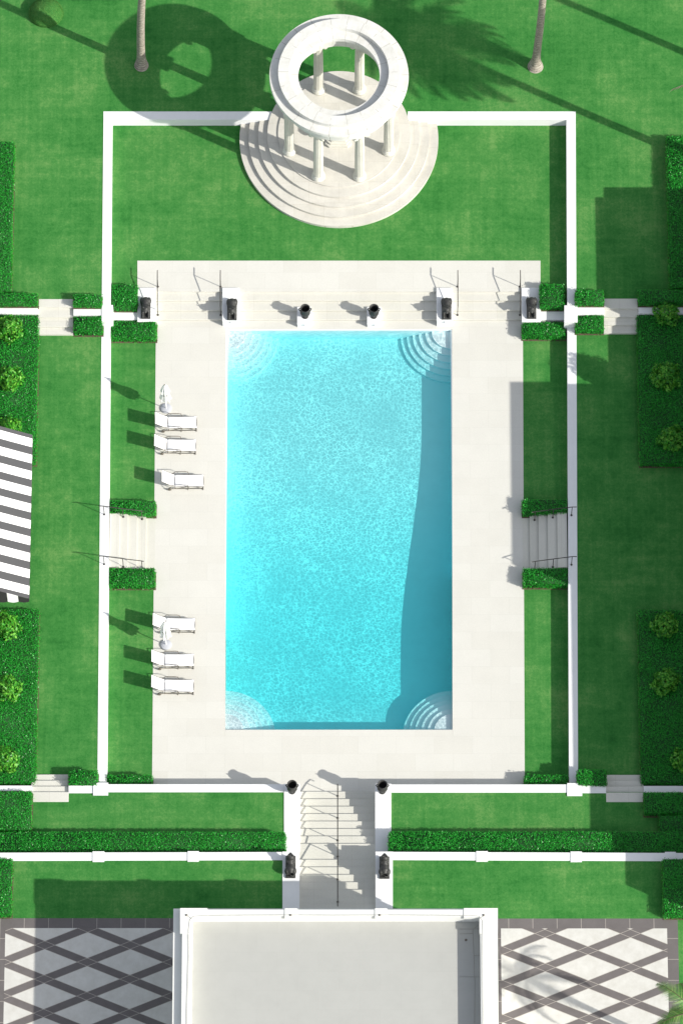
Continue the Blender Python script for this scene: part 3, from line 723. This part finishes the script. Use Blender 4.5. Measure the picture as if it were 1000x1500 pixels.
for px, py, r_, lb in ((14, 479, 20, 'light green shrub touching the west cross wall'), (14, 552, 21, 'light green shrub in the middle of the northwest bed'), (14, 624, 18, 'light green shrub half under the awning edge'),
        (9, 914, 21, 'light green shrub just south of the awning'), (11, 1006, 21, 'light green shrub in the middle of the southwest bed'), (8, 1110, 21, 'light green shrub near the southwest lawn steps'),
        (976, 456, 20, 'sunlit shrub overlapping the east cross wall'), (975, 548, 22, 'half lit shrub in the middle of the northeast bed'), (983, 640, 20, 'dark shrub at the south end of the northeast bed'),
        (973, 913, 20, 'dark shrub at the north end of the southeast bed'), (974, 996, 20, 'dark shrub in the middle of the southeast bed'), (1000, 1112, 18, 'dark shrub at the photo edge of the southeast bed')):
    shrub(px, py, r_, lb)
# clipped mound
c = at(68, 20, ZO); b = MB(); b.ball((0, 0, .0), (.86, .80, .62), 36, 20)
n = 5200; d = NR.normal(size=(n, 3)); d /= np.linalg.norm(d, axis=1)[:, None]; d[:, 2] = np.abs(d[:, 2])
o = leaf_obj(leaves(d*np.array([.87, .81, .63]), d, .045, .7), 'clipped_bush', SHRUB, None, (b.v, b.f), [leaf_mat('mound_leaves', (.03, .15, .02), (.07, .22, .04), (.13, .30, .07), .7), LAWN])
o.location = c; tag(o, 'rounded pale green clipped bush on the lawn at the upper left corner', 'bush')

# ------------------------------------------------------------------ round pavilion
def ring_mat():
    m, t, p = mat('jointed_marble'); tc = N(t, 'TexCoord'); sx = N(t, 'SeparateXYZ'); v = tc.outputs['Object']; t.links.new(v, sx.inputs[0])
    ang = math_(t, 'ARCTAN2', sx.outputs[1], sx.outputs[0])
    u = math_(t, 'FRACT', math_(t, 'MULTIPLY', math_(t, 'ADD', ang, 7.), 22/(2*PI)))
    ln = math_(t, 'LESS_THAN', math_(t, 'ABSOLUTE', math_(t, 'SUBTRACT', u, .5)), .02)
    ln = math_(t, 'MULTIPLY', ln, math_(t, 'GREATER_THAN', noise(t, v, 1.6, 4, .7), .47))
    n = noise(t, v, 1.4, 6, .65); st = noise(t, v, 7, 5, .7)
    c = ramp(t, math_(t, 'ADD', math_(t, 'MULTIPLY', n, .6), math_(t, 'MULTIPLY', st, .4)), [(.34, (.53, .52, .475)), (.60, (.635, .63, .60))])
    t.links.new(mixc(t, c, (.43, .415, .37), ln), p.inputs['Base Color']); p.inputs['Roughness'].default_value = .7; bump(t, p, st, .12, .01)
    return m
RINGM = ring_mat()
GC = at(496.3, 205.5, ZN)
root = empty('round_pavilion', GC, 'white open ring pavilion on fluted columns with curved steps', 'pavilion')
ywall = at(0, 175.6, ZO)[1]-GC[1]+.0
def disc(b, r, z0, z1, clip=None, n=96):
    if clip is None: pts = [(r*math.cos(2*PI*i/n), r*math.sin(2*PI*i/n)) for i in range(n)]
    else:
        a0 = math.asin(clip/r); pts = [(r*math.cos(PI-a0+(PI+2*a0)*i/n), r*math.sin(PI-a0+(PI+2*a0)*i/n)) for i in range(n+1)]
    b.prism(pts, z0, z1)
for k, (r_, z1) in enumerate(((4.95, .155), (4.50, .31), (4.02, .465))):
    b = MB(); disc(b, r_, -.2, z1, ywall-.01); b.build('curved_step', GSTONE, root)
b = MB(); disc(b, 3.56, -.2, .62); b.build('platform', GSTONE, root)
b = MB(); disc(b, 3.03, .6, .685); b.build('stylobate', GSTONE, root)
zc0, zc1 = .685, 4.98
def column(parent):
    Hc = zc1-zc0
    b = MB(); b.lathe([(.335, 0), (.335, .09), (.315, .10), (.33, .15), (.32, .2), (.28, .215), (.295, .26), (.27, .29), (.25, .31)], 36)
    base = None
    s_ = MB(); rf = lambda i, n, z: 1-.11*(1 if i % 4 == 0 else (.6 if i % 4 in (1, 3) else 0))
    s_.lathe([(.26, .28), (.245, .5), (.245, 1.6), (.235, 3.), (.215, Hc-.38), (.225, Hc-.30)], 80, rf=rf, smooth=False)
    col = s_.build('column', MARBLE, parent)
    b.build('base', MARBLE, col)
    c = MB(); c.lathe([(.23, Hc-.36), (.27, Hc-.30), (.29, Hc-.22), (.27, Hc-.14)], 24); c.box(-.33, .33, -.33, .33, Hc-.10, Hc)
    c.box(-.29, .29, -.25, .25, Hc-.2, Hc-.09)
    for sx_ in (-1, 1):
        vs = len(c.v); q = MB(); q.lathe([(.09, -.29), (.125, -.27), (.085, 0), (.125, .27), (.09, .29)], 16)
        c.add([(sx_*.30+v[0], v[2], Hc-.215+v[1]) for v in q.v], [f[::-1] for f in q.f], 0, True)
    c.build('capital', MARBLE, col)
    return col
c0 = None
for k in range(8):
    a = PI/8+k*PI/4
    if c0 is None: c0 = column(root); c = c0
    else: c = copy_tree(c0, root)
    c.location = (2.66*math.cos(a), 2.66*math.sin(a), zc0); c.rotation_euler = (0, 0, a+PI/2)
def ring(prof, name, n=144):
    b = MB(); p = prof+[prof[0]]; b.lathe(p[::-1], n, smooth=False, cap=False); return b.build(name, RINGM, root)
ring([(2.28, zc1), (2.28, zc1+.79), (3.06, zc1+.79), (3.06, zc1+.3), (3.0, zc1+.3), (3.0, zc1)], 'architrave')
zk = zc1+.79
ring([(2.12, zk), (1.99, zk+.12), (1.99, zk+.34), (3.38, zk+.34), (3.40, zk+.2), (3.2, zk+.06), (3.12, zk)], 'cornice')
ring([(2.43, zk+.33), (2.43, zk+.60), (2.96, zk+.60), (2.96, zk+.33)], 'raised_ring')
rp = empty('stone_pedestal', (at(495.5, 197, ZN+.685)[0], at(495.5, 200, ZN+.685)[1], ZN+.685), 'white stone pedestal standing under the round pavilion ring', 'pedestal')
b = MB(); q = .16; oc = lambda r, c_: [(-r, -r+c_), (-r+c_, -r), (r-c_, -r), (r, -r+c_), (r, r-c_), (r-c_, r), (-r+c_, r), (-r, r-c_)]
b.prism(oc(.66, .2), 0, .16); b.prism(oc(.58, .18), .16, .28); b.build('base', MARBLE, rp)
b = MB(); b.prism(oc(.48, .14), .28, .85); b.build('shaft', MARBLE, rp)
b = MB(); b.prism(oc(.56, .16), .85, .97); b.build('cap', MARBLE, rp)

# ------------------------------------------------------------------ tiled patio
for x0, x1, yy0, sx0, sx1, nm in ((-110, 257, 1345, -110, 257, 'tiled patio of pale diamonds left of the villa'), (729, 993, 1345.5, 729, 993, 'tiled patio of pale diamonds right of the villa')):
    z = T2+.006
    a = P(x0, 1400, z)[0]; c = P(x1, 1400, z)[0]; yt = at(0, yy0, z)[1]; yb = -36
    b = MB(); b.box(a, c, yb, yt, T2-.1, z); o = b.build('patio_border', BORD); o.location.z = 0; tag(o, 'dark tile border: '+nm, kind='structure')
    yt2 = at(0, yy0+14.6, z)[1]
    if x0 < 0: a2, c2 = P(7.5, 1400, z)[0], P(257, 1400, z)[0]; nx_, ny_ = 66, 1384.5
    else: a2, c2 = P(733.5, 1400, z)[0], P(977, 1400, z)[0]; nx_, ny_ = 797.5, 1367.5
    ox, oy = P(nx_, ny_, z)
    b = MB(); b.box(a2-ox, c2-ox, yb-oy, yt2-oy, -.05, .006); o = b.build('patio', DIAM); o.location = (ox, oy, z); tag(o, nm, kind='structure')

# ------------------------------------------------------------------ villa at the bottom
HZ = 6.55
r = empty('villa', (*P(491, 1420, HZ), T2), 'white villa with flat grey roof and parapet south of the stairs', 'villa'); cx, cy = r.location.x, r.location.y
def pv(x, y, z): a = P(x, y, z); return a[0]-cx, a[1]-cy
yS = -36-cy; z0 = HZ-T2
def xs(x, z=HZ): return pv(x, 1420, z)[0]
def ys_(y, z=HZ): return pv(500, y, z)[1]
X0, X1, Y1 = xs(253.3), xs(729), ys_(1331)
b = MB(); b.box(X0+.25, X1-.25, yS, Y1-.25, -.1, z0-.9); b.build('wall', WALLM, r)

zp = HZ+.24; zr = zp-.70
po0, po1, pn = xs(266.5, zp), xs(716, zp), ys_(1332.5, zp); pi0, pi1, pin = xs(281, zp), xs(703.5, zp), ys_(1341.5, zp)
b = MB(); b.box(X0, pi0-.02, yS-.1, Y1, z0-.32, z0); b.box(pi1+.02, X1, yS-.1, Y1, z0-.32, z0); b.box(pi0-.02, pi1+.02, pin+.02, Y1, z0-.32, z0)
b.box(X0+.2, pi0-.03, yS-.05, Y1-.2, z0-1., z0-.31); b.box(pi1+.03, X1-.2, yS-.05, Y1-.2, z0-1., z0-.31); b.box(pi0-.03, pi1+.03, pin+.03, Y1-.2, z0-1., z0-.31); b.build('cornice', PARAP, r)
def ringbox(b, z0_, z1_):
    b.box(po0, pi0, yS, pn, z0_, z1_); b.box(pi1, po1, yS, pn, z0_, z1_); b.box(pi0, pi1, pin, pn, z0_, z1_)
b = MB(); ringbox(b, z0-.8, zp-T2); b.build('parapet', PARAP, r)
def block(x0, y0, x1, y1, nm='parapet_pier'):
    z = zp+.03; b = MB(); a = pv(x0, y1, z); c = pv(x1, y0, z); b.box(a[0], c[0], a[1], c[1], z0+.004, z-T2); b.build(nm, PARAP, r)
def lblock(xa, xb, y0, y1, xc, yc_):
    z = zp+.03; b = MB(); A = lambda x, y: pv(x, y, z)
    b.prism([A(xa, y1), A(xc, y1), A(xc, yc_), A(xb, yc_), A(xb, y0), A(xa, y0)], z0+.004, z-T2); b.build('parapet_pier', PARAP, r)
lblock(264, 304, 1330.2, 1367, 282, 1343.2); lblock(728.6, 679, 1330.2, 1367, 701.8, 1343.2)
block(417, 1330.5, 436, 1343.5); block(549, 1330.5, 567, 1343.5)
b = MB(); zrr = zr-T2; b.box(pi0-.05, pi1+.05, yS, pin+.05, zrr-.3, zrr); b.build('roof', ROOFM, r)
# sealant seam on the parapet top
zz = zp+.034
seam = [(272.5, 1600), (274, 1480), (276.5, 1400), (276, 1362), (278, 1347), (284, 1342.3), (296, 1341), (340, 1340.6), (416, 1340.2), (490, 1340.5), (566, 1340.2), (640, 1340.6), (690, 1341), (701, 1342), (705.8, 1348), (706.5, 1362), (706, 1400), (707, 1480), (706, 1600)]
b = MB(); b.tube([(*pv(x, y, zz), zz-T2) for x, y in seam], .011, 4); b.tube([(*pv(x, y, zz), zz-T2) for x, y in ((274, 1341), (280.5, 1345.5))], .012, 4); b.build('sealant_joint', CRACK, r)
b = MB(); b.tube([(*pv(x, y, zz), zz-T2) for x, y in ((708.5, 1341), (702, 1345.5))], .012, 4); b.build('sealant_joint', CRACK, r)
for x in (273.5, 425.7, 556, 708):
    b = MB(); q = pv(x, 1340.7, zp+.03); b.lathe([(.05, 0), (.05, .03), (.0, .05)], 10, q[0], q[1]); b.v = [(v[0], v[1], v[2]+zp+.03-T2) for v in b.v]; b.build('parapet_bolt', FRAME, r)
# roof details: flashing line and drain in the shaded strip
b = MB()
for pts in (((692, 1362), (693.5, 1400), (695, 1440), (694.5, 1500)), ((672, 1361), (704, 1361)), ((673, 1368), (692, 1367.5)), ((692, 1362), (700, 1355)), ((672, 1431), (703, 1431)), ((694, 1400), (704, 1400))):
    b2 = MB(); b2.tube([(*pv(x, y, zr), zrr+.004) for x, y in pts], .010, 4); b2.build('roof_seam', CRACK, r)
b = MB(); q = pv(682, 1377, zr); b.lathe([(.06, zrr), (.06, zrr+.02), (0, zrr+.03)], 12, q[0], q[1]); b.build('roof_drain', FRAME, r)
for k in range(4):
    xm = X0+(X1-X0)*(k+.5)/4
    b = MB(); b.box(xm-.75, xm+.75, Y1-.27, Y1-.20, .1, 2.7); w_ = b.build('window', WALLM, r)
    b = MB(); b.box(xm-.65, xm-.03, Y1-.205, Y1-.19, .2, 2.6); b.box(xm+.03, xm+.65, Y1-.205, Y1-.19, .2, 2.6); b.build('pane', GLASS, w_)

# ------------------------------------------------------------------ striped awning and the garden house behind it
ze = ZM+2.2; e0 = at(47.3, 637, ze); e1 = at(43.3, 877, ze); ex = (e0[0]+e1[0])/2
r = empty('striped_awning', (ex, e1[1], ZM), 'grey and white striped awning sloping over the west lawn', 'awning')
Ly = e0[1]-e1[1]; sl = .62; dep = 3.6
b = MB(); n = 10; per = Ly/n; edges = [0, per*.24]; cols = [1]
yy = per*.24
for k in range(n):
    edges.append(yy+per*.52); cols.append(0); yy += per*.52
    nx_ = yy+per*.48 if k < n-1 else Ly
    edges.append(nx_); cols.append(1); yy = nx_
b = MB(); ns = 6
for (a, c, m_) in zip(edges[:-1], edges[1:], cols):
    vs = []; 
    for k in range(ns+1):
        u = k/ns; x = -dep*u; z = 2.2+sl*dep*u-.05*4*u*(1-u); vs += [(x, a, z), (x, c, z)]
    b.add(vs, [[2*k, 2*k+1, 2*k+3, 2*k+2][::-1] for k in range(ns)], m_, False)
b.build('cloth', [AWW, AWG], r).modifiers.new('t', 'SOLIDIFY').thickness = .012
def scallop(P0, P1, topf, col_a, col_b, wid, nm, drop, mats):
    b = MB(); P0 = Vector(P0); P1 = Vector(P1); L = (P1-P0).length; d = (P1-P0)/L; n = max(1, round(L/wid)); w_ = L/n
    for k in range(n):
        m = 10; vs = []
        for i in range(m+1):
            u = i/m; s_ = (k+u)*w_; q = P0+d*s_; vs.append((q.x, q.y, topf(s_))); vs.append((q.x, q.y, P0.z-drop-.10*math.sin(PI*u)))
        b.add(vs, [[2*i, 2*i+1, 2*i+3, 2*i+2] for i in range(m)], k % 2, False)
    o = b.build(nm, mats, r); o.modifiers.new('t', 'SOLIDIFY').thickness = .010
scallop((.01, 0, 2.2), (.01, Ly, 2.2), lambda s: 2.2, 0, 1, per/2, 'valance', .14, [AWG, AWW])
scallop((0, -.01, 2.2), (-dep, -.01, 2.2), lambda s: 2.2+sl*s, 0, 1, .51, 'side_panel', .28, [AWB, AWW])
b = MB(); b.tube([(0, 0, 2.19), (0, Ly, 2.19)], .02, 8); b.build('front_bar', RAIL, r)
for y in (.02, Ly-.02):
    b = MB(); b.tube([(0, y, 2.17), (-dep, y, 1.6)], .02, 8); b.build('arm', RAIL, r)
g0 = empty('garden_house', (ex-dep-3.1, e1[1]+Ly/2, ZM), 'white garden house that carries the striped awning', 'house')
b = MB(); b.box(-3, 3, -Ly/2-1, Ly/2+1, -.2, 5.2); b.build('wall', WALLM, g0)
b = MB(); b.box(-3.2, 3.08, -Ly/2-1.2, Ly/2+1.2, 5.2, 5.45); b.build('roof', ROOFM, g0)
for y in (-2.4, 0, 2.4):
    b = MB(); b.box(2.98, 3.05, y-.6, y+.6, .3, 2.6); w_ = b.build('door', GLASS, g0)

# ------------------------------------------------------------------ house east of the garden (it shades the east side)
hx = P(1042, 700, 0)[0]
h0 = empty('neighbour_house', (hx+6, at(0, 850, 0)[1], ZM), 'tall pale house with stepped wings east of the garden', 'house'); cx, cy = h0.location.x, h0.location.y
def wing(yt, yb, H_, z_=0, x_=0., nm='wing'):
    a = at(0, yt, z_)[1]-cy; c = at(0, yb, z_)[1]-cy
    b = MB(); b.box(-6+x_, 6, c, a, -2, H_-ZM-.25); w_ = b.build(nm, WALLM, h0)
    b = MB(); b.box(-6+x_-.0, 6, c, a, H_-ZM-.25, H_-ZM); b.build('parapet', PARAP, w_)
    for k in range(max(1, int((a-c)/3))):
        y = c+(a-c)*(k+.5)/max(1, int((a-c)/3)); b = MB(); b.box(-6.03+x_, -5.97+x_, y-.5, y+.5, .6, 2.5); b.build('window', GLASS, w_)
kk = 44.6
def hh(edge, z): return z+(1042-edge)/kk
wing(360, 516, hh(877, ZO), ZO)
b = MB(); b.box(-4.9, 0, at(0, 420, ZO)[1]-cy, at(0, 354, ZO)[1]-cy, 3, hh(877, ZO)-ZM+.45); b.build('roof_hatch', PARAP, h0)
wing(516, 688, hh(893, ZM), ZM)
wing(688, 958, hh(750, 0), 0, -.03)
wing(900, 1362, hh(855, T1), T2)
def tree(loc, hgt, rr, label, n=2600):
    root = empty('garden_tree', loc, label, 'tree')
    b = MB(); b.tube([(0, 0, 0), (.03, 0, hgt*.5), (0, .02, hgt*.8)], [.09, .07, .04], 8)
    for k in range(6):
        a = k*1.05; b.tube([(.02, 0, hgt*.62), (rr*.6*math.cos(a), rr*.6*math.sin(a), hgt*.85+.1*k*rr)], [.04, .015], 6)
    b.build('trunk', BARK, root)
    d = NR.normal(size=(n, 3)); d /= np.linalg.norm(d, axis=1)[:, None]
    lump = 1+.22*np.sin(d[:, 0]*4+1)*np.sin(d[:, 1]*5)+.12*np.sin(d[:, 2]*8)
    p = d*(rr*lump*(.35+.65*NR.random(n)**.5))[:, None]; p[:, 2] += hgt
    leaf_obj(leaves(p, d, .16, 1.2), 'crown', HEDGE, root)
tree((*P(1056, 622, ZM), ZM), 4.1, .72, 'small round garden tree beside the neighbouring house')

# ------------------------------------------------------------------ palms
def palm(loc, hgt, label, lean=(0, 0), r0=.21, r1=.15, crown_r=2.9, lw=.022, nf=20, flare=.42, seed=1, droop=1., m=None, dead=0):
    rn = random.Random(seed); root = empty('palm_tree', loc, label, 'palm tree')
    b = MB(); pts = []; rs = []
    for k in range(25):
        u = k/24; z = hgt*u; pts.append((lean[0]*u+.05*math.sin(u*7+seed), lean[1]*u, z))
        rs.append(r1+(r0-r1)*(1-u)**.8+(flare-r0)*math.exp(-z/.35)*(1 if z < 4 else 0))
    b.tube(pts, rs, 18); b.build('trunk', TRUNK, root)
    b = MB(); top = Vector(pts[-1]); V = []; 
    for k in range(nf+dead):
        a = k*2.39996+rn.random()*.3; el = math.radians(62-85*(k/max(1, nf-1)))*(1 if k < nf else 0) - (math.radians(55) if k >= nf else 0)
        L = crown_r*(.85+.25*rn.random()); hd = Vector((math.cos(a), math.sin(a), 0)); p = top.copy(); rach = [p.copy()]; e = el; st = L/16
        for i in range(16):
            p = p+(hd*math.cos(e)+Vector((0, 0, 1))*math.sin(e))*st; rach.append(p.copy()); e -= math.radians(5.2)*droop*(.5+i/12)
        b.tube(rach, [.03*(1-i/20) for i in range(17)], 4)
        for i in range(2, 17):
            for s_ in range(4):
                q = rach[i-1].lerp(rach[i], s_/4); t = (rach[i]-rach[i-1]).normalized(); side = t.cross(Vector((0, 0, 1))).normalized()
                ll = .62*crown_r/2.9*math.sin(PI*min(.97, (i+s_/4)/17)**.8)+.12
                for sg in (-1, 1):
                    dr = (side*sg+t*.75+Vector((0, 0, -.35*rn.random()-.1))).normalized(); wd = t.cross(dr).normalized().cross(dr)*lw
                    e_ = q+dr*ll*(.85+.3*rn.random()); V += [q-t*.018, q.lerp(e_, .5)+wd, e_, q+t*.018]
    o = leaf_obj(np.array([tuple(v) for v in V]), 'crown', m or PALML, root)
    b.build('frond_stalk', BARK, o)
    return root
palm((*P(207.3, 96, ZO), ZO), 13.5, 'slender grey palm trunk standing left of the round pavilion', (.55, .0), .21, .145, 3., nf=18, flare=.36, seed=3)
palm((*P(785, 97.5, ZO), ZO), 13.5, 'slender pale palm trunk standing right of the round pavilion', (.1, 0), .20, .14, 3., nf=18, flare=.40, seed=5)
palm((*P(1083, 262, ZO), ZO), 10.6, 'tall palm beyond the right edge that throws the crown shadow', (0, 0), .22, .16, 3.3, nf=46, flare=.4, seed=8, lw=.034)
palm((*P(1150, 140, ZO), ZO), 13, 'farther palm beyond the upper right corner', (0, 0), .2, .15, 3., nf=18, flare=.4, seed=11)
palm((*P(996, 1540, T2), T2), 5.0, 'green feathery palm reaching over the patio at the lower right corner', (.25, 0), .16, .11, 2.35, nf=10, flare=.25, seed=14, droop=1.1, lw=.011)

# a hanging dead frond of the tall eastern palm
pr = [o for o in bpy.data.objects if o.get('label', '').startswith('tall palm beyond')][0]
pl = Vector(pr.location); tip = Vector(at(984, 130.5, 8.2))-pl; mid_ = Vector(at(1010, 121, 9.4))-pl; st = Vector((0, 0, 10.3))
b = MB(); cv = [st, st.lerp(mid_, .6)+Vector((0, 0, .25)), mid_, mid_.lerp(tip, .5), tip]; b.tube(cv, [.03, .025, .02, .014, .006], 5)
for k in range(34):
    u = k/34*3.6+.35; i = min(3, int(u)); q = cv[i].lerp(cv[i+1], u-i); d_ = (cv[i+1]-cv[i]).normalized(); e_ = q+d_*.45+Vector((0, R.uniform(-.10, .10), -.12)); n_ = Vector((0, .014, .01))
    b.add([q-n_, e_, q+n_], [[0, 1, 2]], 0)
b.build('dead_frond', DEADL, pr)
